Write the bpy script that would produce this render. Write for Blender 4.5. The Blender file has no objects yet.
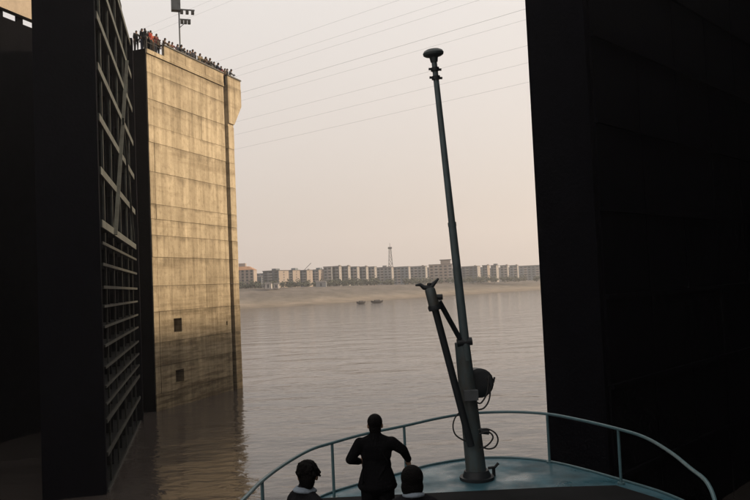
import bpy, bmesh, math, random
from mathutils import Vector, Matrix, Euler
random.seed(7)
S = bpy.context.scene
C = S.collection

# ------------------------------------------------------------------ camera
EYE = 9.0                                   # metres above the river
ROLL, PITCH, FPX = math.radians(2.5), math.radians(2.65), 736.0   # focal length in pixels of a 750 px wide frame
cam_d = bpy.data.cameras.new('camera'); cam = bpy.data.objects.new('camera', cam_d); C.objects.link(cam)
cam_d.sensor_width = 36.0; cam_d.lens = 36.0 * FPX / 750.0
cam_d.clip_start = 0.1; cam_d.clip_end = 9000
cam.matrix_world = Matrix.Translation((0, 0, EYE)) @ Matrix.Rotation(math.pi/2 + PITCH, 4, 'X') @ Matrix.Rotation(-ROLL, 4, 'Z')
S.camera = cam

# ------------------------------------------------------------------ sky and sun
SUN_EL = math.radians(24); SUN_AZ = math.radians(77)        # clockwise from +Y (straight ahead)
w = bpy.data.worlds.new('World'); S.world = w; w.use_nodes = True
nt = w.node_tree; bg = nt.nodes['Background']
sky = nt.nodes.new('ShaderNodeTexSky'); sky.sky_type = 'NISHITA'; sky.sun_disc = False
sky.sun_elevation = SUN_EL; sky.sun_rotation = SUN_AZ
sky.air_density = 1.0; sky.dust_density = 6.0; sky.ozone_density = 0.6; sky.altitude = 50
mix = nt.nodes.new('ShaderNodeMix'); mix.data_type = 'RGBA'; mix.inputs[0].default_value = 0.72
tc = nt.nodes.new('ShaderNodeTexCoord'); sx_ = nt.nodes.new('ShaderNodeSeparateXYZ'); nt.links.new(tc.outputs['Generated'], sx_.inputs[0])
vr = nt.nodes.new('ShaderNodeValToRGB'); vr.color_ramp.elements[0].position = 0.0; vr.color_ramp.elements[1].position = .40
vr.color_ramp.elements[0].color = (.80, .675, .58, 1); vr.color_ramp.elements[1].color = (1.0, .935, .87, 1)   # milky veil of river haze, duller toward the horizon all round
vm = nt.nodes.new('ShaderNodeVectorMath'); vm.operation = 'SCALE'; vm.inputs['Scale'].default_value = 11.2
nt.links.new(sx_.outputs[2], vr.inputs[0]); nt.links.new(vr.outputs[0], vm.inputs[0]); nt.links.new(vm.outputs[0], mix.inputs[7])
nt.links.new(sky.outputs[0], mix.inputs[6]); nt.links.new(mix.outputs[2], bg.inputs[0])
bg.inputs[1].default_value = 0.10
sd = bpy.data.lights.new('sun', 'SUN'); sun = bpy.data.objects.new('sun', sd); C.objects.link(sun)
sd.energy = 5.0; sd.angle = math.radians(2.5); sd.color = (1.0, 0.78, 0.53)
sdir = Vector((math.sin(SUN_AZ)*math.cos(SUN_EL), math.cos(SUN_AZ)*math.cos(SUN_EL), math.sin(SUN_EL)))
sun.rotation_euler = sdir.to_track_quat('Z', 'Y').to_euler(); sun.location = (60, 0, 80)
S.view_settings.view_transform = 'Standard'; S.view_settings.look = 'None'
S.view_settings.exposure = 0.0; S.view_settings.gamma = 1.0; S.view_settings.use_curve_mapping = False
S.render.engine = 'CYCLES'
S.cycles.max_bounces = 6; S.cycles.volume_bounces = 1
S.cycles.use_denoising = True

# ------------------------------------------------------------------ surveying helpers: sight lines to real points
def ray(u, v):
    a, b = (u-375)/FPX, (250-v)/FPX
    x = a*math.cos(ROLL)+b*math.sin(ROLL); up = -a*math.sin(ROLL)+b*math.cos(ROLL)
    return Vector((x, math.cos(PITCH)-up*math.sin(PITCH), math.sin(PITCH)+up*math.cos(PITCH)))
def at_z(u, v, z): d = ray(u, v); return Vector((0, 0, EYE)) + d*((z-EYE)/d.z)
def at_y(u, v, y): d = ray(u, v); return Vector((0, 0, EYE)) + d*(y/d.y)

# ------------------------------------------------------------------ object helpers
def tag(o, label=None, cat=None, group=None, kind=None):
    if label: o['label'] = label
    if cat: o['category'] = cat
    if group: o['group'] = group
    if kind: o['kind'] = kind
    return o
def thing(name, label, cat, loc=(0, 0, 0), rz=0.0, group=None):
    o = bpy.data.objects.new(name, None); C.objects.link(o); o.empty_display_size = 0.3
    o.location = loc; o.rotation_euler = (0, 0, rz)
    return tag(o, label, cat, group)
def link(name, me, mat=None, parent=None, smooth=False):
    if mat is not None and not me.materials: me.materials.append(mat)
    if smooth: me.shade_smooth()
    o = bpy.data.objects.new(name, me); C.objects.link(o)
    if parent is not None: o.parent = parent
    return o
class MB:
    """collects boxes, tubes and lofts; build() links them as one mesh object"""
    def __init__(s): s.v = []; s.f = []
    def add(s, vs, fs):
        n = len(s.v); s.v += [tuple(v) for v in vs]; s.f += [tuple(i+n for i in f) for f in fs]; return s
    def box(s, x0, x1, y0, y1, z0, z1):
        return s.add([(x0,y0,z0),(x1,y0,z0),(x1,y1,z0),(x0,y1,z0),(x0,y0,z1),(x1,y0,z1),(x1,y1,z1),(x0,y1,z1)],
                     [(0,3,2,1),(4,5,6,7),(0,1,5,4),(1,2,6,5),(2,3,7,6),(3,0,4,7)])
    def bar(s, p, q, wx, wy, up=(0, 0, 1)):
        p, q = Vector(p), Vector(q); d = (q-p).normalized(); up = Vector(up)
        if abs(d.dot(up)) > .98: up = Vector((0, 1, 0))
        a = d.cross(up).normalized()*wx/2; b = a.cross(d).normalized()*wy/2
        vs = [p-a-b, p+a-b, p+a+b, p-a+b, q-a-b, q+a-b, q+a+b, q-a+b]
        return s.add(vs, [(0,3,2,1),(4,5,6,7),(0,1,5,4),(1,2,6,5),(2,3,7,6),(3,0,4,7)])
    def tube(s, pts, r, n=8, caps=True):
        pts = [Vector(p) for p in pts]; m = len(pts); rs = r if isinstance(r, (list, tuple)) else [r]*m
        t0 = (pts[1]-pts[0]).normalized(); a = t0.orthogonal().normalized(); vs = []; fs = []
        for i, p in enumerate(pts):
            t = (pts[min(i+1, m-1)]-pts[max(i-1, 0)]).normalized()
            a = (a - t*a.dot(t)).normalized(); b = t.cross(a)
            for k in range(n):
                th = 2*math.pi*k/n; vs.append(p + (a*math.cos(th)+b*math.sin(th))*rs[i])
        for i in range(m-1):
            for k in range(n):
                k2 = (k+1) % n; fs.append((i*n+k, i*n+k2, (i+1)*n+k2, (i+1)*n+k))
        if caps: fs += [tuple(range(n-1, -1, -1)), tuple(range((m-1)*n, m*n))]
        return s.add(vs, fs)
    def build(s, name, mat, parent=None, smooth=False):
        me = bpy.data.meshes.new(name); me.from_pydata(s.v, [], s.f); me.update()
        if smooth:
            me.shade_smooth()
            try: me.set_sharp_from_angle(angle=math.radians(40))
            except Exception: pass
        return link(name, me, mat, parent)
def box(name, mat, parent, *a): return MB().box(*a).build(name, mat, parent)
def tube(name, mat, parent, pts, r, n=10): return MB().tube(pts, r, n).build(name, mat, parent, True)
def smooth_path(pts, k=6):
    pts = [Vector(p) for p in pts]; out = []
    for i in range(len(pts)-1):
        p0 = pts[max(i-1, 0)]; p1 = pts[i]; p2 = pts[i+1]; p3 = pts[min(i+2, len(pts)-1)]
        for j in range(k):
            t = j/k; out.append(.5*((2*p1)+(p2-p0)*t+(2*p0-5*p1+4*p2-p3)*t*t+(3*p1-p0-3*p2+p3)*t**3))
    out.append(pts[-1]); return out

# ------------------------------------------------------------------ materials
def material(name, col, rough=.7, metal=0.0, var=.25, scale=1.5, col2=None, stretch=(1, 1, 1), bump=0.0, bscale=8, spec=.5, rand=0.0):
    m = bpy.data.materials.new(name); m.use_nodes = True; t = m.node_tree; N = t.nodes; L = t.links
    b = N['Principled BSDF']; b.inputs['Roughness'].default_value = rough; b.inputs['Metallic'].default_value = metal
    b.inputs['Specular IOR Level'].default_value = spec
    g = N.new('ShaderNodeNewGeometry'); mp = N.new('ShaderNodeVectorMath'); mp.operation = 'MULTIPLY'; mp.inputs[1].default_value = stretch
    L.new(g.outputs['Position'], mp.inputs[0])
    n = N.new('ShaderNodeTexNoise'); n.inputs['Scale'].default_value = scale; n.inputs['Detail'].default_value = 6; n.inputs['Roughness'].default_value = .65
    L.new(mp.outputs[0], n.inputs['Vector'])
    r = N.new('ShaderNodeValToRGB'); c2 = col2 or tuple(c*(1-2*var) for c in col)
    r.color_ramp.elements[0].position = .32; r.color_ramp.elements[1].position = .68
    r.color_ramp.elements[0].color = (*c2, 1); r.color_ramp.elements[1].color = (*col, 1)
    L.new(n.outputs['Fac'], r.inputs[0]); out = r.outputs[0]
    if rand:
        oi = N.new('ShaderNodeObjectInfo'); mr = N.new('ShaderNodeMapRange')
        mr.inputs[3].default_value = 1-rand; mr.inputs[4].default_value = 1+rand
        hs = N.new('ShaderNodeHueSaturation'); L.new(oi.outputs['Random'], mr.inputs[0]); L.new(mr.outputs[0], hs.inputs['Value'])
        L.new(out, hs.inputs['Color']); out = hs.outputs[0]
    L.new(out, b.inputs['Base Color'])
    if bump:
        n2 = N.new('ShaderNodeTexNoise'); n2.inputs['Scale'].default_value = bscale; n2.inputs['Detail'].default_value = 5
        L.new(g.outputs['Position'], n2.inputs['Vector'])
        bp = N.new('ShaderNodeBump'); bp.inputs['Strength'].default_value = bump; bp.inputs['Distance'].default_value = .05
        L.new(n2.outputs['Fac'], bp.inputs['Height']); L.new(bp.outputs[0], b.inputs['Normal'])
    return m
M = {}
M['shade_black_steel'] = material('shade_black_steel', (.004,.004,.006), .9, var=.2, bump=.2, spec=.04)  # gate faces turned from the sun; shade put into the near-black base
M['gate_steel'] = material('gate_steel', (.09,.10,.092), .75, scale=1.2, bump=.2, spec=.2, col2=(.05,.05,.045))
M['gate_steel_wet_shade'] = material('gate_steel_wet_shade', (.050,.054,.048), .7, scale=1.2, bump=.2, spec=.15, col2=(.025,.024,.02))  # lower girders: wet zone, with wall shade added into the darker colour
M['gate_inner_shade'] = material('gate_inner_shade', (.008,.010,.011), .7, spec=.15)  # webs behind the flanges, recess shade put into the colour
M['shade_black_wall'] = material('shade_black_wall', (.005,.005,.006), .95, spec=.02, bump=.3)  # concrete out of the sun, its shade painted in as near-black
M['parapet_concrete'] = material('parapet_concrete', (.44,.36,.27), .9, var=.15, scale=.8, bump=.3)
M['coping_steel'] = material('coping_steel', (.05,.045,.04), .6)
M['slot_shade'] = material('slot_shade', (.007,.007,.007), .95, spec=.03)  # slot and openings, the shade of their depth painted near-black
M['deck_paint'] = material('deck_paint', (.045,.14,.18), .36, var=.3, scale=1.6, spec=.35, bump=.08, bscale=30)
M['platform_black'] = material('platform_black', (.010,.011,.012), .85, spec=.1)
M['hull_dark'] = material('hull_dark', (.02,.03,.035), .5)
M['rail_paint'] = material('rail_paint', (.085,.16,.18), .4, var=.15, scale=6)
M['mast_paint'] = material('mast_paint', (.055,.085,.095), .5, scale=5, col2=(.05,.045,.038), stretch=(1, 1, .45), bump=.15)
M['mast_pole'] = material('mast_pole', (.085,.13,.145), .45, scale=5, col2=(.055,.065,.065), stretch=(1, 1, .4), bump=.12)
M['mast_dark'] = material('mast_dark', (.022,.026,.03), .5, spec=.3)
M['rubber'] = material('rubber', (.015,.015,.016), .6)
M['lamp_grey'] = material('lamp_grey', (.10,.11,.12), .6)
M['wire'] = material('wire', (.12,.12,.12), .6)
M['skin'] = material('skin', (.24,.145,.095), .6, var=.08, scale=9)
M['hair'] = material('hair', (.006,.005,.005), .7, var=.3, scale=40, bump=.6, bscale=90, spec=.08)
M['cloth_black'] = material('cloth_black', (.008,.008,.009), .9, spec=.03, bump=.3, bscale=40)
M['cloth_grey'] = material('cloth_grey', (.016,.016,.019), .9, spec=.05, bump=.3, bscale=40)
M['shirt_pale'] = material('shirt_pale', (.24,.29,.35), .9, bump=.3, bscale=40)
M['boat_wood'] = material('boat_wood', (.04,.033,.028), .8)

def concrete_lock():
    m = bpy.data.materials.new('lock_concrete'); m.use_nodes = True; t = m.node_tree; N = t.nodes; L = t.links
    b = N['Principled BSDF']; b.inputs['Roughness'].default_value = .92; b.inputs['Specular IOR Level'].default_value = .25
    g = N.new('ShaderNodeNewGeometry')
    def noise(scale, stretch, detail=6):
        mp = N.new('ShaderNodeVectorMath'); mp.operation = 'MULTIPLY'; mp.inputs[1].default_value = stretch
        n = N.new('ShaderNodeTexNoise'); n.inputs['Scale'].default_value = scale; n.inputs['Detail'].default_value = detail; n.inputs['Roughness'].default_value = .65
        L.new(g.outputs['Position'], mp.inputs[0]); L.new(mp.outputs[0], n.inputs['Vector']); return n.outputs['Fac']
    def ramp(src, lo, hi, c0, c1):
        r = N.new('ShaderNodeValToRGB'); r.color_ramp.elements[0].position = lo; r.color_ramp.elements[1].position = hi
        r.color_ramp.elements[0].color = (*c0, 1); r.color_ramp.elements[1].color = (*c1, 1); L.new(src, r.inputs[0]); return r.outputs[0]
    def mul(a, bb, f=1.0):
        x = N.new('ShaderNodeMix'); x.data_type = 'RGBA'; x.blend_type = 'MULTIPLY'; x.inputs[0].default_value = f
        L.new(a, x.inputs[6]); L.new(bb, x.inputs[7]); return x.outputs[2]
    base = ramp(noise(.5, (1, 1, 1)), .3, .7, (.43, .355, .245), (.56, .465, .325))
    streak = ramp(noise(1.0, (1.6, 1.6, .09)), .34, .62, (.52, .50, .47), (1, 1, 1))      # rain streaks
    bands = ramp(noise(1.0, (.10, .10, 1.1)), .34, .46, (.62, .60, .57), (1, 1, 1))         # pour marks and water lines
    grime = ramp(noise(2.6, (1, 1, 1), 9), .30, .50, (.55, .52, .48), (1, 1, 1))
    c = mul(mul(mul(base, streak, .85), bands, .6), grime, .6)
    tcg = N.new('ShaderNodeTexCoord'); sg = N.new('ShaderNodeSeparateXYZ'); L.new(tcg.outputs['Generated'], sg.inputs[0])
    dn = noise(1.0, (.9, .9, .35), 7); ma = N.new('ShaderNodeMath'); ma.operation = 'MULTIPLY_ADD'; ma.inputs[1].default_value = 1.15
    L.new(dn, ma.inputs[0]); L.new(sg.outputs[2], ma.inputs[2])
    mq = N.new('ShaderNodeMath'); mq.operation = 'SUBTRACT'; mq.inputs[1].default_value = 1.0; L.new(ma.outputs[0], mq.inputs[0])
    c = mul(c, ramp(mq.outputs[0], .36, .60, (1, 1, 1), (.40, .39, .37)), .6)                # seepage below the pour joints
    oi = N.new('ShaderNodeObjectInfo'); mr = N.new('ShaderNodeMapRange'); mr.inputs[3].default_value = .92; mr.inputs[4].default_value = 1.07
    hs = N.new('ShaderNodeHueSaturation'); L.new(oi.outputs['Random'], mr.inputs[0]); L.new(mr.outputs[0], hs.inputs['Value']); L.new(c, hs.inputs['Color']); c = hs.outputs[0]
    # lower courses darker and greyer, with an uneven upper edge
    sp = N.new('ShaderNodeSeparateXYZ'); L.new(g.outputs['Position'], sp.inputs[0])
    nz = noise(.5, (1, 1, .6)); md = N.new('ShaderNodeMath'); md.operation = 'MULTIPLY_ADD'; md.inputs[1].default_value = 6.0; L.new(nz, md.inputs[0]); L.new(sp.outputs[2], md.inputs[2])
    mz = N.new('ShaderNodeMapRange'); mz.inputs[1].default_value = 4.0; mz.inputs[2].default_value = 15.0; L.new(md.outputs[0], mz.inputs[0])
    low_tone = ramp(mz.outputs[0], 0, 1, (.46, .45, .42), (1, 1, 1)); c = mul(c, low_tone, 1)
    course = ramp(noise(1.0, (.25, .25, 3.2), 8), .40, .56, (.42, .38, .33), (1, 1, 1))      # silt lines
    x = N.new('ShaderNodeMix'); x.data_type = 'RGBA'; mi = N.new('ShaderNodeMath'); mi.operation = 'SUBTRACT'; mi.inputs[0].default_value = 1.0
    L.new(mz.outputs[0], mi.inputs[1]); L.new(mi.outputs[0], x.inputs[0]); L.new(c, x.inputs[6]); L.new(mul(c, course, 1), x.inputs[7]); c = x.outputs[2]
    L.new(c, b.inputs['Base Color'])
    bp = N.new('ShaderNodeBump'); bp.inputs['Strength'].default_value = .5; bp.inputs['Distance'].default_value = .06
    L.new(noise(4, (1, 1, 1), 8), bp.inputs['Height']); L.new(bp.outputs[0], b.inputs['Normal'])
    return m
M['lock_concrete'] = concrete_lock()

def water_mat():
    m = bpy.data.materials.new('river_water'); m.use_nodes = True; t = m.node_tree; N = t.nodes; L = t.links
    b = N['Principled BSDF']; b.inputs['Base Color'].default_value = (.055, .047, .042, 1)
    b.inputs['Roughness'].default_value = .10; b.inputs['IOR'].default_value = 1.42
    g = N.new('ShaderNodeNewGeometry')
    def noise(scale, stretch, detail):
        mp = N.new('ShaderNodeVectorMath'); mp.operation = 'MULTIPLY'; mp.inputs[1].default_value = stretch
        n = N.new('ShaderNodeTexNoise'); n.inputs['Scale'].default_value = scale; n.inputs['Detail'].default_value = detail; n.inputs['Distortion'].default_value = .4
        L.new(g.outputs['Position'], mp.inputs[0]); L.new(mp.outputs[0], n.inputs['Vector']); return n.outputs['Fac']
    b1 = N.new('ShaderNodeBump'); b1.inputs['Strength'].default_value = 1.0; b1.inputs['Distance'].default_value = .24
    b2 = N.new('ShaderNodeBump'); b2.inputs['Distance'].default_value = .062
    patch = N.new('ShaderNodeMapRange'); patch.inputs[1].default_value = .38; patch.inputs[2].default_value = .62; patch.inputs[3].default_value = .7; patch.inputs[4].default_value = 1.0
    L.new(noise(.03, (.5, 1.6, 1), 4), patch.inputs[0]); L.new(patch.outputs[0], b2.inputs['Strength'])      # slicks and ruffled cat's-paws
    L.new(noise(.16, (.75, 1.3, 1), 2), b1.inputs['Height']); L.new(noise(1.25, (.7, 1.3, 1), 4), b2.inputs['Height'])
    L.new(b1.outputs[0], b2.inputs['Normal']); L.new(b2.outputs[0], b.inputs['Normal'])
    return m
M['water'] = water_mat()
t = M['deck_paint'].node_tree; nz = t.nodes.new('ShaderNodeTexNoise'); nz.inputs['Scale'].default_value = 1.3; nz.inputs['Detail'].default_value = 5
mr = t.nodes.new('ShaderNodeMapRange'); mr.inputs[1].default_value = .40; mr.inputs[2].default_value = .62; mr.inputs[3].default_value = .22; mr.inputs[4].default_value = .62
gg = t.nodes.new('ShaderNodeNewGeometry'); t.links.new(gg.outputs['Position'], nz.inputs['Vector']); t.links.new(nz.outputs['Fac'], mr.inputs[0]); t.links.new(mr.outputs[0], t.nodes['Principled BSDF'].inputs['Roughness'])
def bank_mat():
    m = bpy.data.materials.new('bank'); m.use_nodes = True; t = m.node_tree; N = t.nodes; L = t.links
    b = N['Principled BSDF']; b.inputs['Roughness'].default_value = .95; b.inputs['Specular IOR Level'].default_value = .1
    g = N.new('ShaderNodeNewGeometry'); sp = N.new('ShaderNodeSeparateXYZ'); L.new(g.outputs['Position'], sp.inputs[0])
    def noise(sc, st, d=7):
        mp = N.new('ShaderNodeVectorMath'); mp.operation = 'MULTIPLY'; mp.inputs[1].default_value = st; L.new(g.outputs['Position'], mp.inputs[0])
        n = N.new('ShaderNodeTexNoise'); n.inputs['Scale'].default_value = sc; n.inputs['Detail'].default_value = d; n.inputs['Roughness'].default_value = .7; L.new(mp.outputs[0], n.inputs['Vector']); return n.outputs['Fac']
    ma = N.new('ShaderNodeMath'); ma.operation = 'MULTIPLY_ADD'; ma.inputs[1].default_value = 3.4; L.new(noise(.035, (1, 1, 4)), ma.inputs[0]); L.new(sp.outputs[2], ma.inputs[2])
    mr = N.new('ShaderNodeMapRange'); mr.inputs[1].default_value = 1.4; mr.inputs[2].default_value = 11.5; L.new(ma.outputs[0], mr.inputs[0])
    r = N.new('ShaderNodeValToRGB'); e = r.color_ramp.elements; e[0].position = 0; e[0].color = (.13, .11, .092, 1); e[1].position = 1; e[1].color = (.115, .104, .093, 1)
    for p, c in ((.07, (.20, .168, .135)), (.16, (.25, .21, .168)), (.30, (.195, .172, .147)), (.55, (.145, .131, .119)), (.8, (.165, .148, .134))): q = e.new(p); q.color = (*c, 1)
    L.new(mr.outputs[0], r.inputs[0])
    r2 = N.new('ShaderNodeValToRGB'); r2.color_ramp.elements[0].position = .36; r2.color_ramp.elements[1].position = .62; r2.color_ramp.elements[0].color = (.62, .62, .6, 1)
    L.new(noise(.11, (1, 1, 5), 9), r2.inputs[0])
    x = N.new('ShaderNodeMix'); x.data_type = 'RGBA'; x.blend_type = 'MULTIPLY'; x.inputs[0].default_value = 1; L.new(r.outputs[0], x.inputs[6]); L.new(r2.outputs[0], x.inputs[7]); L.new(x.outputs[2], b.inputs['Base Color'])
    return m
M['bank'] = bank_mat()
M['tree_leaf'] = material('tree_leaf', (.06,.075,.05), .8, scale=.4)
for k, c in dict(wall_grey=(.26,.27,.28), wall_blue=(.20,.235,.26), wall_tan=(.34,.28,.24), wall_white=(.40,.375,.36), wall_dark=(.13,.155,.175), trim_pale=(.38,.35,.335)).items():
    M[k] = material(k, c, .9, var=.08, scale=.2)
M['pane'] = material('pane', (.045,.055,.065), .3)
M['roof_dark'] = material('roof_dark', (.13,.12,.12), .9)
M['roof_orange'] = material('roof_orange', (.46,.25,.13), .9)

# ------------------------------------------------------------------ water, far bank, sky haze
def sheet(name, mat, x0, x1, y0, y1, z, kind='structure'):
    o = MB().add([(x0,y0,z),(x1,y0,z),(x1,y1,z),(x0,y1,z)], [(0,1,2,3)]).build(name, mat); o['kind'] = kind; return o
sheet('river_water', M['water'], -1500, 1500, -300, 1500, 0)
# waterline surveyed along the opposite shore, then carried on outside the frame
shore = [(-1480, 150), (-700, 190), (-330, 245), (-160, 295), (-63.5, 341), (-24, 371), (24, 419), (66, 460), (112, 507), (220, 590), (420, 680), (800, 800), (1480, 900)]
def shore_y(x):
    for (xa, ya), (xb, yb) in zip(shore, shore[1:]):
        if xa <= x <= xb: return ya+(yb-ya)*(x-xa)/(xb-xa)
    return shore[0][1] if x < shore[0][0] else shore[-1][1]
def crest_z(x): t = min(1, max(0, (x+60)/190)); return 9.9*(1-t)+6.3*t
def bank_mesh():
    xs = [-1480, -1100, -800, -560, -400, -300, -230] + [-180+4*i for i in range(110)] + [300, 380, 480, 620, 800, 1100, 1480]
    prof = [(-14, -2.0), (0, 0.0), (5, .45), (12, .95), (20, 1.5), (27, 2.6), (33, 4.0), (39, 5.6), (46, 7.4), (53, 9.0), (60, 9.8), (70, 10.0), (110, 10.0), (400, 10.0), (1600, 10.0)]
    bm = bmesh.new(); rows = []; rnd = random.Random(3)
    for x in xs:
        y0 = shore_y(x); cz = crest_z(x)/10.0; row = []
        for j, (d, z) in enumerate(prof):
            jd = rnd.uniform(-1.3, 1.3) if 0 < j < 11 else 0; jz = rnd.uniform(-.16, .16) if 1 < j < 11 else 0
            row.append(bm.verts.new((x+d*(-.35 if d < 120 else 0), y0+d+jd, z*cz+jz)))
        rows.append(row)
    for a, b in zip(rows, rows[1:]):
        for j in range(len(prof)-1): bm.faces.new((a[j], b[j], b[j+1], a[j+1]))
    me = bpy.data.meshes.new('far_bank'); bm.to_mesh(me); bm.free(); return me
o = link('far_bank', bank_mesh(), M['bank'], smooth=True); o['kind'] = 'structure'
ORD = ['first','second','third','fourth','fifth','sixth','seventh','eighth','ninth','tenth','eleventh','twelfth','thirteenth','fourteenth','fifteenth','sixteenth','seventeenth','eighteenth','nineteenth','twentieth','twenty-first','twenty-second','twenty-third','twenty-fourth']

# ------------------------------------------------------------------ apartment blocks on the opposite bank
def block(u0, u1, lit, vtop, Y, wall, end, label, floors=6, bays=None, hut=True, bump_out=True):
    """u0..u1 front as sighted, lit = extra width of the sunlit gable"""
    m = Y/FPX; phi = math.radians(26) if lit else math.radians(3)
    p = at_y(u1, 284, Y); zt = at_y((u0+u1)/2, vtop, Y).z; zb = crest_z(p.x)-.4
    W = (u1-u0)*m/math.cos(phi); D = max(3.5, lit*m/math.sin(phi)) if lit else 11.0
    H = zt-zb; r = thing('apartment_block', label, 'building', (p.x, Y, zb), -phi, 'apartment blocks along the far bank')
    # local: front face y=0, from x=-W to 0, depth +y
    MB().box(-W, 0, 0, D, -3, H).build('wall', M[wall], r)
    if lit: MB().box(.003, .12, .05, D-.05, -2.5, H-.05).build('sun_tinted_gable', M[end], r)  # paler plate than the front: sunlight put into its colour
    fh = (H-.6)/floors; nb = bays or max(2, round(W/3.4)); bw = W/nb
    win = MB(); bal = MB()
    for f in range(floors):
        z = f*fh+.9
        for i in range(nb):
            x = -W+(i+.5)*bw
            if bump_out and i % 3 == 1: bal.box(x-bw*.46, x+bw*.46, -1.1, -.004, z-.9, z-.78); bal.box(x-bw*.46, x+bw*.46, -1.1, -1.0, z-.78, z+.1)
            win.box(x-bw*.28, x+bw*.28, -.05, .05, z, z+fh*.52)
        if lit:
            win.box(.13, .16, D*.44, D*.56, z, z+fh*.45)
    tag(win.build('windows', M['pane'], r), kind='stuff')
    if bal.v: tag(bal.build('balconies', M['trim_pale' if wall != 'wall_dark' else 'wall_grey'], r), kind='stuff')
    rf = MB().box(-W-.25, .35, -.3, D+.25, H+.003, H+.35).build('roof', M['roof_dark'], r)
    if hut:
        q = MB(); q.box(-W*.62, -W*.62+3, D*.3, D*.7, H+.36, H+1.5); q.build('stair_hut', M[wall], rf)
    if int(u0) % 2: MB().box(-W*.28, -W*.28+1.4, D*.5, D*.5+1.4, H+.36, H+1.0).build('water_tank', M['trim_pale'], rf)
    return r
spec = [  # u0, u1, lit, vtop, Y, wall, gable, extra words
 (262, 279, 8, 271, 455, 'wall_dark', 'wall_tan', 'dark grey block with a sun-tinted tan gable, nearest the hotel behind the pier'),
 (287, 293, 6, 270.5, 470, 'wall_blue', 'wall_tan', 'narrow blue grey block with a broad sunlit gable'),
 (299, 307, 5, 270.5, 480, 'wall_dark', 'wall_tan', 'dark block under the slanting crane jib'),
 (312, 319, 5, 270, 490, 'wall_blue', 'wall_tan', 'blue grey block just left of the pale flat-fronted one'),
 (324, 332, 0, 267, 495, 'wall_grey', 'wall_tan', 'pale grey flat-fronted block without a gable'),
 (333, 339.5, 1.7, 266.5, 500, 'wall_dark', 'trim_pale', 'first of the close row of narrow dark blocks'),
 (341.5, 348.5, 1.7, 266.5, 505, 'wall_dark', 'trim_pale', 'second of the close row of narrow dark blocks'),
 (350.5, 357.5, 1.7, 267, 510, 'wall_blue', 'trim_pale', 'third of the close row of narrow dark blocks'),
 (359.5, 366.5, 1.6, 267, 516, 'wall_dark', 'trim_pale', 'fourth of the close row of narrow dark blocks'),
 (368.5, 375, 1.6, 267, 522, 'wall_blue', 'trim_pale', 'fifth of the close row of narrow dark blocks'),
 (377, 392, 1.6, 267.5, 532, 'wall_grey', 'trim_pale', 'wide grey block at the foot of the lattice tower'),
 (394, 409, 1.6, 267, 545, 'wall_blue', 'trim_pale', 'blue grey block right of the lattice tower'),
 (411, 426, 2, 266.5, 556, 'wall_grey', 'wall_white', 'grey block with sun-tinted white gable behind the top of the boom'),
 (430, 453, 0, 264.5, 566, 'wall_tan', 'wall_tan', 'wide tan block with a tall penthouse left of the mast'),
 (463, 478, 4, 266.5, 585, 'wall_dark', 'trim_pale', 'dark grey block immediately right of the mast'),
 (483.5, 488, 3.5, 265.5, 596, 'wall_dark', 'wall_tan', 'small block with the brightest sun-tinted gable right of the mast'),
 (492, 497, 3.5, 265.5, 606, 'wall_dark', 'trim_pale', 'small block with a sun-tinted cream gable, third right of the mast'),
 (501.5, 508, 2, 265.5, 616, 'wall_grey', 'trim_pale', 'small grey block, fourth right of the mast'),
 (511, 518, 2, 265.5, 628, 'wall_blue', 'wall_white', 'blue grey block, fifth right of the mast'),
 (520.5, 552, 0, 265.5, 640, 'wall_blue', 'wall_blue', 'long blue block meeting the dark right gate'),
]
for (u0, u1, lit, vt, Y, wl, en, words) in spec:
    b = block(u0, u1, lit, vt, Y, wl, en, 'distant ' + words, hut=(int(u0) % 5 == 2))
    if 'penthouse' in words:
        zt = at_y(447, 258.5, Y).z - b.location.z; m = Y/FPX; z0 = at_y(441, 264.5, Y).z - b.location.z
        MB().box(-11*m, -1.5*m, 2, 9, z0+.4, zt-1.2).build('penthouse', M['wall_tan'], b)
        MB().box(-12*m, -.5*m, 1.4, 9.6, zt-1.15, zt-.6).build('penthouse_roof', M['roof_dark'], b)
for u0, u1, vt, Y, wl, wd_ in [(256, 300, 273, 560, 'wall_blue', 'at the left end of the row'), (300, 345, 271, 575, 'wall_grey', 'under and right of the crane jib'), (345, 396, 269.5, 590, 'wall_blue', 'behind the foot of the lattice tower'),
      (396, 432, 268.5, 620, 'wall_grey', 'above the fork of the boom'), (452, 490, 268, 660, 'wall_blue', 'behind the mast'), (490, 530, 267.5, 690, 'wall_grey', 'toward the dark right gate')]:
    block(u0, u1, 0, vt, Y, wl, wl, 'long hazy rear block showing between the nearer ones, ' + wd_, hut=False)
# hotel half hidden by the pier
Y = 440; m = Y/FPX; p = at_y(254, 284, Y); zb = crest_z(p.x)-.5
h = thing('hotel_building', 'tan hotel block with orange hipped roof just right of the concrete pier', 'building', (p.x, Y, zb), 0)
zt = at_y(246, 270, Y).z-zb; W = 22*m
MB().box(-W, 0, 0, 12, -3, zt).build('wall', M['wall_tan'], h)
q = MB()
for f in range(6):
    for i in range(5): q.box(-W+(i+.25)*W/5, -W+(i+.75)*W/5, -.06, .05, .8+f*zt/6.2, .8+f*zt/6.2+1.3)
tag(q.build('windows', M['pane'], h), kind='stuff')
MB().add([(-W-.3,-.3,zt+.003),(.3,-.3,zt+.003),(.3,12.3,zt+.003),(-W-.3,12.3,zt+.003),(-W*.75,3,zt+2.2),(-W*.25,3,zt+2.2),(-W*.25,9,zt+2.2),(-W*.75,9,zt+2.2)],
  [(3,2,1,0),(4,5,6,7),(0,1,5,4),(1,2,6,5),(2,3,7,6),(3,0,4,7)]).build('roof', M['roof_orange'], h)
MB().box(-W*.72, -W*.42, 4, 8, zt+2.203, zt+4.2).build('roof_turret', M['wall_tan'], h)
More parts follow.
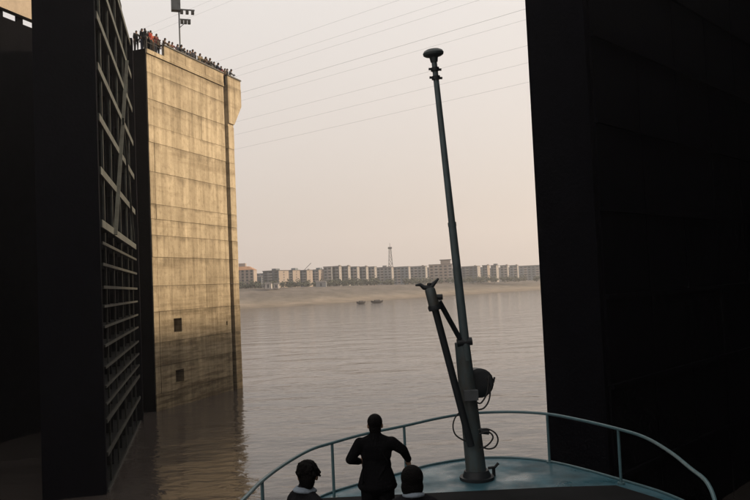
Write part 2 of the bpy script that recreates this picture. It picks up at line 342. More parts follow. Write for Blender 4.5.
# sheds and parked vans along the crest
for (u, v, Y, wdt, hgt, mt, lb) in [(257.5, 277, 470, 8*.62, 6, 'wall_dark', 'low dark shed between the hotel and the first apartment block'),
     (268, 286, 405, 3.4, 2.2, 'wall_white', 'white hut on the crest below the first dark block'),
     (276, 286.3, 412, 2.6, 1.9, 'wall_white', 'smaller white hut beside the other on the crest'),
     (321, 284.5, 440, 6, 2.6, 'wall_grey', 'grey low shed on the crest below the pale flat-fronted block'),
     (481, 279.6, 545, 5.5, 2.4, 'wall_white', 'white low shed on the crest right of the mast'),
     (503, 279, 570, 4.5, 2.6, 'wall_white', 'white small shed on the crest far right of the mast')]:
    p = at_y(u, 284, Y); z = crest_z(p.x)-.4; hh = max(hgt, at_y(u, v, Y).z-z)
    r = thing('roadside_shed', lb, 'shed', (p.x, Y, z), 0)
    MB().box(-wdt/2, wdt/2, 0, 4, -.5, hh).build('wall', M[mt], r)
    MB().add([(-wdt/2-.2,-.3,hh+.003),(wdt/2+.2,-.3,hh+.003),(wdt/2+.2,4.3,hh+.003),(-wdt/2-.2,4.3,hh+.003),(-wdt/2-.2,2,hh+.7),(wdt/2+.2,2,hh+.7)],
             [(3,2,1,0),(0,1,5,4),(2,3,4,5),(1,2,5),(3,0,4)]).build('roof', M['roof_dark'], r)
    MB().box(-.5, .5, -.06, .02, 0, 1.9 if hh > 2 else 1.5).build('door', M['pane'], r)
# belt of street trees in front of the blocks
def tree_belt():
    rnd = random.Random(11); mb = MB()
    for i in range(190):
        u = rnd.uniform(236, 545); Y = 425+(u-240)*.47+rnd.uniform(-10, 5); p = at_y(u, 284, Y); z = crest_z(p.x)
        hgt = rnd.uniform(1.6, 3.9); rad = rnd.uniform(1.0, 2.2)
        for k in range(46):
            d = Vector((rnd.gauss(0, .5), rnd.gauss(0, .5), rnd.gauss(0, .36))); c = Vector((p.x, Y, z+hgt*.55))+Vector((d.x*rad, d.y*rad, d.z*hgt*.8))
            a = Vector((rnd.uniform(-1,1), rnd.uniform(-1,1), rnd.uniform(-1,1))).normalized()*.55; b = a.orthogonal().normalized()*.5
            mb.add([c-a, c+b, c+a, c-b], [(0,1,2,3)])
    return mb
o = tree_belt().build('tree_belt', M['tree_leaf']); tag(o, 'dark low belt of street trees along the far bank', 'trees', kind='stuff')

# lattice tower and crane jib
Y = 560; zt = at_y(390.5, 245, Y).z; p = at_y(391.5, 284, Y); zb = crest_z(p.x)
r = thing('lattice_tower', 'slim lattice radio tower rising behind the apartment blocks', 'tower', (p.x, Y, zb)); H = zt-zb
for sx in (-1, 1):
    for sy in (-1, 1): MB().bar((sx*2.2, sy*2.2, 0), (sx*.7, sy*.7, H-2), .34, .34).build('leg', M['roof_dark'], r)
n = 9
for i in range(n):
    za, zc = (H-2)*i/n, (H-2)*(i+1)/n; wa, wc = 2.2-1.5*i/n, 2.2-1.5*(i+1)/n; q = MB()
    for (ax, ay, bx, by) in [(-1,-1,1,-1),(1,-1,1,1),(1,1,-1,1),(-1,1,-1,-1)]:
        q.bar((ax*wa, ay*wa, za), (bx*wc, by*wc, zc), .2, .2); q.bar((bx*wa, by*wa, za), (ax*wc, ay*wc, zc), .2, .2); q.bar((ax*wc, ay*wc, zc), (bx*wc, by*wc, zc), .2, .2)
    q.build('brace', M['roof_dark'], r)
MB().box(-1.5, 1.5, -1.5, 1.5, H-2.9, H-1.6).build('platform', M['roof_dark'], r)
MB().tube([(0,0,H-1.6),(0,0,H+1.5)], .14, 6).build('antenna', M['roof_dark'], r)
Y = 520; a = at_y(304, 270, Y); b = at_y(311, 263, Y); zb = crest_z(a.x)
r = thing('tower_crane', 'thin slanting crane jib above the apartment roofs left of the tower', 'crane', (a.x, Y, zb))
MB().bar((0,0,0), (0,0,a.z-zb), .5, .5).build('mast', M['roof_dark'], r)
MB().bar((0,0,a.z-zb-.2), (b.x-a.x, 0, b.z-zb), .32, .32).build('jib', M['roof_dark'], r)

# two sampans on the shore
def sampan(u, v, L, rz, label):
    p = at_z(u, v, 0.0); r = thing('sampan', label, 'boat', (p.x, p.y, 0), rz, 'boats drawn up on the far shore')
    secs = []; mb = MB()
    for i in range(9):
        t = i/8*2-1; wd = .75*(1-abs(t)**3*.7); sh = .75+.55*t*t; secs.append([(t*L/2, -wd, sh), (t*L/2*.96, -wd*.6, -.1+.35*t*t), (t*L/2*.96, wd*.6, -.1+.35*t*t), (t*L/2, wd, sh)])
    vs = [v for s in secs for v in s]; fs = []
    for i in range(8):
        for k in range(3): fs.append((i*4+k, (i+1)*4+k, (i+1)*4+k+1, i*4+k+1))
        fs.append((i*4+3, (i+1)*4+3, (i+1)*4, i*4))
    fs += [(0,1,2,3), (35,34,33,32)]
    mb.add(vs, fs).build('hull', M['boat_wood'], r)
    mb = MB(); pts = []
    for i in range(7):
        th = math.pi*i/6; pts.append((.7*math.cos(th), .7+.85*math.sin(th)))
    vs = [(x, y, z) for x in (-L*.2, L*.22) for (y, z) in pts]; fs = [(k, k+1, k+8, k+7) for k in range(6)]+[tuple(range(6,-1,-1)), tuple(range(7,14)), (0,7,13,6)]
    mb.add(vs, fs).build('cabin', M['boat_wood'], r)
sampan(361, 304, 4.6, .5, 'smaller dark sampan on the far shore, left of the pair')
sampan(377, 303, 6.2, .4, 'larger dark sampan on the far shore, right of the pair')

# ------------------------------------------------------------------ power lines crossing the sky
wd = Vector((-.80, .60, 0))
for i, (u, v) in enumerate([(200, 4.5), (205, 11), (380, 6), (380, 22), (380, 31), (380, 51.6), (380, 61), (380, 84), (380, 99), (380, 116)]):
    p = at_y(u, v, 200 if u > 300 else 265); a = p-wd*260; b = p+wd*600
    pts = [a.lerp(b, k/24)+Vector((0, 0, 7*((k/24*2-1)**2)-.9)) for k in range(25)]
    off = (pts[7]-p).z; pts = [q-Vector((0, 0, off)) for q in pts]
    o = tube('power_line', M['wire'], None, pts, .020 if i != 5 else .030, 5)
    tag(o, 'thin power line across the sky, %s from the top' % ORD[i] if i not in (0, 5) else ('thin power line crossing the upper left corner above the flood light' if i == 0 else 'thickest power line across the sky, meeting the mast just above its dome'), 'power line', 'power lines over the river')

# ------------------------------------------------------------------ concrete pier with its crowd
L0 = at_z(157, 412, 0); L1 = at_z(241, 388, 0); dv = (L1-L0).normalized(); RZ = math.atan2(dv.y, dv.x)
pier = thing('lock_pier', 'tall sunlit concrete lock pier with stained courses and two dark openings', 'pier', (L0.x, L0.y, 0), RZ)
ZT = 28.1; LEN = 12.7
core = MB().box(.02, LEN-.25, .8, 13, -4, ZT-.35).build('core', M['slot_shade'], pier)
joints = [-4, 1.3, 3.4, 5.2, 7.6, 9.6, 11.83, 13.54, 14.8, 15.97, 18.49, 20.8, 22.15, 24.2, 26.3, ZT-.38]
cols = [(0, .62), (.645, 7.30), (7.325, 11.10), (11.72, LEN)]
holes = [(2.46, 3.54, 5.85, 6.95), (2.5, 3.6, 1.85, 2.85), (10.3, 10.5, 5.9, 6.25)]
rp = random.Random(5)
for (x0, x1) in cols:
    for z0, z1 in zip(joints, joints[1:]):
        y0 = rp.uniform(-.02, .02); g = .012; mb = MB(); zz0, zz1 = z0+g, z1-g
        hs = [hh for hh in holes if hh[0] > x0 and hh[1] < x1 and hh[2] > z0 and hh[3] < z1]
        if hs:
            a, b, c, d = hs[0]
            mb.box(x0, a, y0, .79, zz0, zz1); mb.box(b, x1, y0, .79, zz0, zz1); mb.box(a, b, y0, .79, zz0, c); mb.box(a, b, y0, .79, d, zz1)
        else: mb.box(x0, x1, y0, .79, zz0, zz1)
        mb.build('concrete_panel', M['lock_concrete'], pier)
# far end wall, and a dark sheet standing in for shade on the near end
MB().box(-.12, -.056, .05, 13, -4, ZT-.002).build('near_end_shade', M['shade_black_wall'], pier)
MB().box(LEN-.24, LEN, .8, 13, -4, ZT-.4).build('far_end_wall', M['lock_concrete'], pier)
MB().tube([(11.42, .42, -1), (11.42, .42, ZT+.6)], .10, 8).build('ladder_pipe', M['slot_shade'], pier)
# cap slab with flared corbel at the river end
MB().box(-.05, 11.08, -.10, 13, ZT-.34, ZT).build('cap_slab', M['lock_concrete'], pier)
MB().add([(11.74,-.1,ZT),(14.1,-.1,ZT),(14.1,-.1,ZT-1.6),(12.72,-.1,ZT-3.6),(11.74,-.1,ZT-3.6),(11.74,13,ZT),(14.1,13,ZT),(14.1,13,ZT-1.6),(12.72,13,ZT-3.6),(11.74,13,ZT-3.6)],
  [(0,1,2,3,4)[::-1],(5,6,7,8,9),(0,5,6,1)[::-1],(1,6,7,2)[::-1],(2,7,8,3)[::-1],(3,8,9,4)[::-1],(4,9,5,0)[::-1]]).build('corbel', M['lock_concrete'], pier)
px = [2.15, 5.1, 8.05, 11.08]
for a, b in list(zip(px, px[1:]))+[(11.74, 14.1)]:
    MB().box(a+.02, b-.02, -.09, .14, ZT+.004, ZT+.86).build('parapet_panel', M['lock_concrete'], pier)
for a, b in [(2.13, 11.1), (11.72, 14.15)]:
    MB().box(a, b, -.16, .22, ZT+.864, ZT+.97).build('coping', M['coping_steel'], pier)
for x in (.05, 1.05, 2.05): MB().tube([(x, -.02, ZT), (x, -.02, ZT+1.0)], .025, 6).build('rail_post', M['coping_steel'], pier)
for z in (.55, 1.0): MB().tube([(.05, -.02, ZT+z), (2.1, -.02, ZT+z)], .022, 6).build('rail_bar', M['coping_steel'], pier)
def pier_pt(x, y, z): return Vector((L0.x, L0.y, 0))+dv*x+Vector((-dv.y, dv.x, 0))*y+Vector((0, 0, z))

# floodlight mast on the pier
fp = pier_pt(4.6, 1.6, ZT); k = at_y(180, 45, fp.y); fp.x = k.x
r = thing('floodlight_mast', 'thin floodlight mast with grey box standing on the concrete pier', 'light mast', fp, RZ-.9)
MB().tube([(0,0,0),(0,0,7.2)], .06, 8).build('pole', M['lamp_grey'], r)
MB().box(-.62, .12, -.3, .3, 4.75, 6.2).build('control_box', M['lamp_grey'], r)
for z, ln in ((4.85, 1.3), (4.0, .95)):
    arm = MB().box(.07, ln, -.05, .05, z, z+.1).build('arm', M['lamp_grey'], r)
    for i in range(3):
        x = .22+i*(ln-.3)/2.2
        MB().box(x-.12, x+.12, -.16, .16, z-.3, z-.004).build('floodlight', M['coping_steel'], arm)
MB().bar((.05,0,3.35), (.6,0,3.9), .05, .05).build('brace', M['lamp_grey'], r)

# ------------------------------------------------------------------ people: one continuous skin each, grown from tapered limbs
def capsule(mb, p, r0, q, r1, n=12):
    p, q = Vector(p), Vector(q); d = (q-p); L = max(d.length, 1e-5); d /= L
    pts = []; rs = []
    for i in range(5):
        th = math.pi/2*(i/4); pts.append(p-d*r0*math.cos(th)); rs.append(max(r0*math.sin(th), 1e-4))
    for i in range(5):
        th = math.pi/2*(i/4); pts.append(q+d*r1*math.sin(th)); rs.append(max(r1*math.cos(th), 1e-4))
    mb.tube(pts, rs, n)
def ellipsoid(mb, c, rx, ry, rz, rot=None, n=16):
    vs = []; fs = []; m = 10; c = Vector(c); R = rot.to_matrix() if rot else None
    for i in range(1, m):
        th = math.pi*i/m
        for k in range(n):
            ph = 2*math.pi*k/n; v = Vector((rx*math.sin(th)*math.cos(ph), ry*math.sin(th)*math.sin(ph), rz*math.cos(th)))
            vs.append(c+(R @ v if R else v))
    top = Vector((0,0,rz)); top = R @ top if R else top; vs += [c+top, c-top]
    T, B = len(vs)-2, len(vs)-1
    for i in range(m-2):
        for k in range(n): k2 = (k+1) % n; fs.append((i*n+k, (i+1)*n+k, (i+1)*n+k2, i*n+k2))
    for k in range(n): k2 = (k+1) % n; fs.append((T, k, k2)); fs.append((B, (m-2)*n+k2, (m-2)*n+k))
    mb.add(vs, fs)
def grow(mb, voxel, smooth=2, name='body'):
    me = bpy.data.meshes.new(name); me.from_pydata(mb.v, [], mb.f); me.update()
    o = bpy.data.objects.new('tmp', me); C.objects.link(o)
    m = o.modifiers.new('r', 'REMESH'); m.mode = 'VOXEL'; m.voxel_size = voxel
    s = o.modifiers.new('s', 'SMOOTH'); s.factor = .5; s.iterations = smooth
    dg = bpy.context.evaluated_depsgraph_get(); out = bpy.data.meshes.new_from_object(o.evaluated_get(dg)); out.name = name
    bpy.data.objects.remove(o); bpy.data.meshes.remove(me); out.shade_smooth(); out.materials.clear(); return out

def small_person(pose):
    mb = MB(); lean = {'stand': 0, 'hip': 0, 'wave': 0, 'lean': .26}[pose]; hz = .9
    def up(z, y=0): # bend the trunk forward above the hips
        d = z-hz; return (y+d*math.sin(lean), hz+d*math.cos(lean)) if d > 0 else (y, z)
    def P(x, y, z): yy, zz = up(z, y); return (x, yy, zz)
    for sx in (-1, 1):
        capsule(mb, P(sx*.1, 0, .92), .095, (sx*.11, .01, .48), .065); capsule(mb, (sx*.11, .01, .48), .062, (sx*.11, -.01, .08), .045)
        capsule(mb, (sx*.11, -.03, .05), .045, (sx*.12, .13, .04), .04)
    ellipsoid(mb, P(0, 0, .95), .17, .12, .14); ellipsoid(mb, P(0, 0, 1.14), .155, .11, .2); ellipsoid(mb, P(0, .0, 1.31), .19, .115, .15)
    capsule(mb, P(0, 0, 1.38), .055, P(0, .01, 1.5), .05); ellipsoid(mb, P(0, .02, 1.55), .078, .095, .115)
    for sx in (-1, 1):
        sh = P(sx*.19, 0, 1.38)
        if pose == 'stand' or (pose == 'hip' and sx == 1) or (pose == 'wave' and sx == -1): el, ha = (sx*.25, -.02, 1.1), (sx*.25, .06, .84)
        elif pose == 'hip': el, ha = (sx*.38, -.05, 1.13), (sx*.2, .08, 1.0)
        elif pose == 'wave': el, ha = (sx*.34, .12, 1.42), (sx*.24, .25, 1.62)
        else: el, ha = (sx*.27, .30, 1.10), (sx*.10, .46, 1.10)
        capsule(mb, sh, .058, el, .045); capsule(mb, el, .043, ha, .032); ellipsoid(mb, ha, .04, .045, .055)
    me = grow(mb, .022, 2, 'small_person')
    hc = Vector(P(0, .02, 1.55))
    for k in range(4): me.materials.append(None)
    for p in me.polygons:
        c = p.center; d = c-hc
        if d.length < .15 and c.z > hc.z-.12: i = 1 if (d.z > .0 or d.y < .02) else 0
        elif (c - Vector(hc)).length < .17: i = 0
        elif abs(c.x) > .19 and c.z < .98 and pose != 'lean': i = 0
        elif c.z > .88 and not (abs(c.x) < .2 and c.z < .9): i = 2
        else: i = 3
        p.material_index = i
    return me
SP = {k: small_person(k) for k in ('stand', 'hip', 'wave', 'lean')}
CL = {k: material('cloth_'+k, c, .9, var=.12, scale=6) for k, c in dict(red=(.33,.035,.02), orange=(.40,.09,.03), navy=(.02,.025,.045), black=(.014,.014,.015), brown=(.07,.045,.03), white=(.55,.52,.48), khaki=(.22,.17,.10), grey=(.10,.10,.105), maroon=(.12,.02,.02), blue=(.05,.09,.18)).items()}
def crowd(x, y, pose, top, bottom, label, scale=1.0, turn=0.0, group='people on top of the pier'):
    o = bpy.data.objects.new('person', SP[pose]); C.objects.link(o)
    o.location = pier_pt(x, y, ZT+.002); o.rotation_euler = (0, 0, RZ+math.pi+turn); o.scale = (scale,)*3   # facing the chamber
    for s, mm in zip(o.material_slots, (M['skin'], M['hair'], CL[top], CL[bottom])): s.link = 'OBJECT'; s.material = mm
    tag(o, label, 'person', group)
nears = [(.45, 1.42, 'stand', 'navy', 'black', .97, .4), (.25, 1.10, 'hip', 'black', 'black', 1.02, -.3), (.60, .84, 'stand', 'navy', 'navy', .98, .8), (.22, .55, 'stand', 'black', 'navy', 1.06, .2), (.70, .30, 'hip', 'navy', 'black', 1.0, -.5), (.16, .22, 'stand', 'black', 'black', 1.03, 1.2), (.85, .95, 'stand', 'black', 'navy', 1.05, -.9)]
words = ['person in navy at the far left of the dark group on the pier corner', 'person in black with hand on hip, second in the dark group at the pier corner', 'person all in navy in the middle of the dark group on the pier corner', 'tallest person in black, fourth in the dark group on the pier corner', 'person in navy with hand on hip, beside the red-clad people', 'person in black on the very corner of the pier, turned along the edge', 'person in black and navy at the back of the dark group on the pier corner']
for a, l in zip(nears, words): crowd(*a[:5], l, a[5], a[6])
reds = [(.66, .06, 'stand', 'red', 'black', 1.0, .2, 'person in red top nearest the dark group on the pier corner'), (1.05, .26, 'stand', 'orange', 'brown', .98, -.2, 'person in orange red top at the railing gap of the parapet'),
        (1.15, .72, 'stand', 'black', 'black', 1.03, .1, 'person in black standing behind the red tops at the railing gap'), (1.55, .34, 'lean', 'maroon', 'navy', 1.03, 0, 'person in maroon leaning on the railing before the parapet starts'),
        (1.95, .36, 'wave', 'brown', 'black', .97, -.3, 'person in brown with raised arm at the start of the parapet'), (1.9, .85, 'hip', 'black', 'black', 1.0, .3, 'person in black with hand on hip behind the end of the railing')]
for a in reds: crowd(*a[:5], a[7], a[5], a[6])
row = [(2.75, 'lean', 'brown', .94), (3.3, 'lean', 'khaki', .90), (3.85, 'lean', 'maroon', .92), (4.65, 'stand', 'navy', .96), (5.05, 'lean', 'black', 1.0), (5.6, 'hip', 'grey', .93), (6.05, 'stand', 'navy', .92), (6.45, 'stand', 'black', .95), (6.85, 'stand', 'navy', 1.06), (7.2, 'stand', 'black', 1.0),
       (7.85, 'lean', 'khaki', 1.02), (8.2, 'stand', 'black', .93), (8.65, 'lean', 'brown', 1.0), (9.0, 'stand', 'navy', .94), (9.4, 'lean', 'black', 1.03), (9.8, 'stand', 'grey', .93), (10.2, 'stand', 'black', .97), (10.7, 'lean', 'navy', 1.0), (11.4, 'stand', 'maroon', .92), (12.05, 'stand', 'brown', .90), (12.45, 'stand', 'black', .94), (12.95, 'lean', 'grey', 1.0)]
for i, (x, pose, top, sc) in enumerate(row):
    crowd(x, .42 if pose == 'lean' else .34, pose, top, 'black', 'person in %s %s the pier parapet, %s from its left end' % (top, 'leaning on' if pose == 'lean' else 'standing at', ORD[i]), sc*1.12, rp.uniform(-.35, .35))

back = [(2.5, 'black', 1.02), (5.35, 'black', 1.05), (6.3, 'brown', 1.04), (7.0, 'black', 1.08), (8.4, 'navy', 1.08), (9.2, 'black', 1.08), (10.0, 'navy', 1.1), (10.5, 'black', 1.08), (11.8, 'black', 1.05), (12.7, 'navy', 1.06)]
for i, (x, top, sc) in enumerate(back):
    crowd(x, .80, 'stand', top, 'black', 'person in %s half hidden in the back row along the parapet, %s from the left' % (top, ORD[i]), sc, rp.uniform(-.5, .5))

# ------------------------------------------------------------------ left mitre gate leaf
g0 = at_z(115, 481, 0); gv = ray(200, 291.6); gv.z = 0; gv.normalize(); GRZ = math.atan2(gv.y, gv.x)
ga = thing('lock_gate', 'left steel lock gate leaf with grey girder lattice swung open beside the pier', 'lock gate', (g0.x, g0.y, 0), GRZ)
XA, XB, GT, GY = -2.2, 16.9, 27.4, 2.7
MB().box(XA+.4, XB-.4, GY-.08, GY, -3, GT).build('skin_plate', M['shade_black_steel'], ga)
MB().box(XA-.25, XA+.12, .10, GY+.1, -3, GT+.2).build('mitre_post', M['shade_black_steel'], ga)
MB().box(XB-.1, XB+.5, -.1, GY, -3, GT+.2).build('heel_post', M['shade_black_steel'], ga)
rows = [(0.05, .12), (1.72, .2), (3.23, .2), (4.0, .12), (4.8, .12), (5.68, .12), (6.68, .12), (7.56, .12), (8.51, .12), (9.41, .14), (10.48, .14), (11.48, .14), (12.39, .36), (14.89, .36), (17.42, .36), (19.85, .36), (22.3, .36), (24.75, .36), (27.2, .36)]
for z, hh in rows:
    MB().box(XA+.13, XB-.11, .02, .10, z-hh/2, z+hh/2).build('girder_flange', M['gate_steel' if z > 12 else 'gate_steel_wet_shade'], ga)
    MB().box(XA+.13, XB-.11, .103, GY-.09, z-.03, z+.03).build('girder_web', M['gate_inner_shade'], ga)
for x in (-.1, 3.4, 7.6, 11.6, 14.6):
    MB().box(x-.06, x+.06, .115, .2, -3, 12.1).build('vertical_stiffener', M['gate_steel_wet_shade'], ga)
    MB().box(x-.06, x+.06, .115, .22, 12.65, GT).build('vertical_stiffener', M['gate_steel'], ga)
    MB().box(x-.03, x+.03, .4, GY-.1, -3, GT).build('diaphragm', M['gate_inner_shade'], ga)
br = [((2.6, 12.2), (12.5, 24.6)), ((13.4, 12.6), (8.0, 19.7))]
for i, ((xa, za), (xb, zb)) in enumerate(br):
    MB().bar((xa, -.06-.05*i, za), (xb, -.06-.05*i, zb), .05, .21 if i == 0 else .12, (0, 1, 0)).build('diagonal_brace', M['gate_steel'], ga)
MB().box(XA, XB, .2, GY, GT+.22, GT+.34).build('walkway', M['shade_black_steel'], ga)
for x in range(0, 18, 3): MB().tube([(x-1.5, .3, GT+.34), (x-1.5, .3, GT+1.3)], .03, 6).build('rail_post', M['coping_steel'], ga)
MB().tube([(-1.5, .3, GT+1.3), (13.5, .3, GT+1.3)], .03, 6).build('handrail', M['coping_steel'], ga)

# left lock wall with its recess, in the pier's axes
lw = thing('lock_wall', 'dark left lock wall with a sunlit concrete beam along its top', 'wall', (L0.x, L0.y, 0), RZ)
MB().box(-26, -.05, 3.4, 13, -4, 27.75).build('recess_wall', M['shade_black_wall'], lw)
MB().box(-60, -26.003, 0, 13, -4, 27.75).build('chamber_wall', M['shade_black_wall'], lw)
MB().box(-26, -.6, 3.1, 3.6, 28.2, 30.4).build('top_beam', M['parapet_concrete'], lw)
MB().box(-26, -.6, 3.0, 3.7, 30.404, 30.6).build('beam_coping', M['coping_steel'], lw)
for i in range(16): MB().box(-25.9+i*1.66, -25.35+i*1.66, 3.45, 3.58, 27.752, 28.196).build('beam_post', M['shade_black_wall'], lw)

# ------------------------------------------------------------------ right mitre gate leaf and right wall
rv = Vector((.70, .714, 0)).normalized(); RRZ = math.atan2(rv.y, rv.x); perp = Vector((-rv.y, rv.x, 0))
corner = at_y(538.5, 250, 24.5); root = corner-perp*2.4; root.z = 0
rg = thing('lock_gate', 'right lock gate leaf, plated steel shaded near-black, filling the right of the view', 'lock gate', root, RRZ)
MB().box(.2, 20, .32, 2.2, -3, 28).build('leaf_body', M['shade_black_steel'], rg)
MB().box(0, .195, .3, 2.4, -3, 28.3).build('mitre_post', M['shade_black_steel'], rg)
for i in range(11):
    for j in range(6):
        MB().box(.25+j*3.3, .25+j*3.3+3.26, .22+rp.uniform(0, .03), .315, -2.9+i*2.8, -2.9+i*2.8+2.76).build('skin_plate', M['shade_black_steel'], rg)
for i in range(10): MB().box(.22, 20, .10, .215, -.2+i*2.8, -.05+i*2.8).build('girder', M['shade_black_steel'], rg)
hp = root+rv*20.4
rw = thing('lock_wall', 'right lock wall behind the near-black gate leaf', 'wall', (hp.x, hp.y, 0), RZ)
MB().box(-48, .3, -14, -1.2, -4, 28.1).build('wall', M['shade_black_wall'], rw)
MB().box(.304, 46, -14, -1.0, -4, 29.2).build('shade_guide_wall', M['shade_black_wall'], rw)  # unseen; lengthened and raised to shade the pier foot and river

# ------------------------------------------------------------------ ship's bow
ZD = EYE-3.46; RAILZ = EYE-2.56
ship = thing('river_ship', 'teal bow deck of the river ship with curved handrail and black platform', 'ship', (1.6, 8, 0))
SO = Vector((1.6, 8, 0))
left = [(-4.2, -8), (-3.3, 0), (-2.45, 6), (-1.95, 9.2), (-1.62, 10.9), (-1.11, 12.24)]
mid = [(-.44, 12.98), (.2, 13.5), (.86, 14.08), (1.66, 14.43), (2.43, 14.37), (3.18, 13.83), (3.94, 12.52)]
right = [(4.45, 11.28), (4.62, 9.4), (4.5, 6), (3.9, 0), (3.0, -8)]
outline = [Vector((x, y, 0)) for x, y in left+mid+right]; outline = smooth_path(outline, 5)
n = len(outline)
mb = MB(); mb.add([v-SO+Vector((0, 0, ZD)) for v in outline], [tuple(range(n-1, -1, -1))]); mb.build('deck', M['deck_paint'], ship)
ctr = Vector((1.3, 4, 0)); mb = MB(); rings = []
for z, s in ((ZD-.004, 1.0), (ZD-.25, 1.0), (3.2, .94), (1.2, .87), (-1.0, .80)):
    rings.append([ctr+(v-ctr)*s+Vector((0, 0, z))-SO for v in outline])
mb.add([v for r_ in rings for v in r_], [(i*n+k, i*n+k+1, (i+1)*n+k+1, (i+1)*n+k) for i in range(len(rings)-1) for k in range(n-1)])
mb.build('hull', M['hull_dark'], ship, True)
tube('toe_rail', M['rail_paint'], ship, [ctr+(v-ctr)*.997+Vector((0, 0, ZD+.015))-SO for v in outline], .022, 6)
railpx = [(245,498),(262,481),(285,464),(310,450),(332,443),(365,434),(404,426),(440,418),(470,413.5),(510,412),(547,414),(580,420),(618,429),(645,437.5),(670,452),(690,468),(708,484)]
rp3 = [at_z(u, v, RAILZ) for u, v in railpx]
rp3 = [rp3[0]+Vector((-.25, -2.2, -.02)), rp3[0]+Vector((-.12, -1, 0))]+rp3+[rp3[-1]+Vector((-.06, -.35, -.25)), rp3[-1]+Vector((-.08, -.5, -.88))]
hr = tube('handrail', M['rail_paint'], ship, [p-SO for p in smooth_path(rp3, 5)], .026, 8)
for (u, v) in [(332,443),(404,426),(470,413.5),(547,414),(618,429),(262,481)]:
    p = at_z(u, v, RAILZ)-SO
    MB().tube([(p.x, p.y, ZD), (p.x, p.y, RAILZ)], .024, 8).build('post', M['rail_paint'], hr, True)
    MB().tube([(p.x, p.y, ZD), (p.x, p.y, ZD+.03)], .06, 10).build('post_foot', M['rail_paint'], hr, True)
ZP = ZD+.25
pf = [(-.98, 11.34), (2.6, 11.39), (3.50, 11.34), (3.9, 10.53), (4.05, 9.2), (3.9, 5), (3.2, -6), (-3.6, -6), (-2.2, 6), (-1.5, 9.6)]
m_ = len(pf)
MB().add([Vector((x, y, z))-SO for z in (ZD-.01, ZP) for x, y in pf], [tuple(range(m_-1, -1, -1)), tuple(range(2*m_-1, m_-1, -1))]+[(k, k+m_, (k+1) % m_+m_, (k+1) % m_) for k in range(m_)]).build('raised_platform', M['platform_black'], ship)
c = at_z(494, 476, ZD)-SO
cl = MB(); cl.tube([(c.x, c.y, ZD), (c.x, c.y, ZD+.16)], .03, 8); cl.tube([(c.x-.1, c.y, ZD+.14), (c.x+.02, c.y, ZD+.15), (c.x+.09, c.y, ZD+.22)], .025, 8); cl.build('cleat', M['mast_dark'], ship, True)

# ------------------------------------------------------------------ folding mast on the foredeck
b0 = at_z(477, 479, ZD); YB = b0.y
def mp(u, v, y=None): return at_y(u, v, YB if y is None else y)-b0
ms = thing('signal_mast', 'tall leaning grey mast with mushroom dome standing on the bow deck', 'mast', b0)
tube('lower_tube', M['mast_paint'], ms, [(0, 0, 0), mp(462, 342)], [.182, .132], 18)
tube('base_flange', M['mast_dark'], ms, [(0, 0, 0), (0, 0, .05)], .30, 20)
tube('base_collar', M['mast_dark'], ms, [(0, 0, .05), mp(476.4, 470)], [.25, .21], 18)
t0 = mp(467, 360, YB-.06); t1 = mp(434.2, 62, YB-.5)
up_ = tube('upper_pole', M['mast_pole'], ms, [t0, t0.lerp(t1, .46), t0.lerp(t1, .461), t1], [.080, .068, .061, .047], 14)
tube('pole_band', M['mast_pole'], up_, [t0.lerp(t1, .452), t0.lerp(t1, .466)], .073, 14)
axis = (t1-t0).normalized()
for f in (.948, .976):
    c = t0.lerp(t1, f); tube('clamp', M['mast_dark'], up_, [c-axis*.03, c+axis*.03], .074, 12)
    MB().bar(c-Vector((.11, 0, -.01)), c+Vector((.11, 0, -.01)), .03, .035).build('clamp_bolt', M['mast_dark'], up_)
dome = []
for z, r_ in ((-.10, .06), (-.02, .075), (.0, .14), (.02, .172), (.055, .18), (.09, .160), (.115, .11), (.125, .03)): dome.append((t1+axis*(.10+z), r_))
tube('mushroom_dome', M['mast_paint'], ms, [d[0] for d in dome], [d[1] for d in dome], 20)
tube('hinge_block', M['mast_dark'], ms, [mp(457, 343, YB-.1), mp(472, 341, YB-.1)], .07, 10)
# support boom with forked crutch
a = mp(471, 446, YB-.24); b = mp(434.5, 307, YB-.42); bd = (b-a).normalized()
bo = tube('support_boom', M['mast_dark'], ms, [a, b], [.064, .062], 12)
tube('boom_socket', M['mast_dark'], bo, [b-bd*.05, b, b+bd*.04], [.112, .118, .105], 12)
hd = b+bd*.03
tube('crutch_head', M['mast_paint'], bo, [hd, hd+bd*.27, hd+bd*.31], [.095, .092, .07], 12)
ht = hd+bd*.30
for sx, px_ in ((-1, [(0, 0), (-.10, .02), (-.16, .07), (-.24, .06)]), (1, [(0, 0), (.05, .05), (.10, .10), (.16, .16)])):
    tube('crutch_horn', M['mast_dark'], bo, [ht+Vector((x, 0, z)) for x, z in px_], [.05, .042, .03, .015], 8)
tube('crutch_pin', M['mast_dark'], bo, [ht+Vector((0, 0, -.02)), ht+Vector((0, 0, .09))], .04, 8)
tube('crutch_knob', M['mast_dark'], bo, [hd+bd*.14+Vector((.08, 0, 0)), hd+bd*.14+Vector((.18, 0, 0))], .05, 8)
tube('strut', M['mast_dark'], ms, [mp(439, 301, YB-.38), mp(460, 339, YB-.12)], .045, 8)
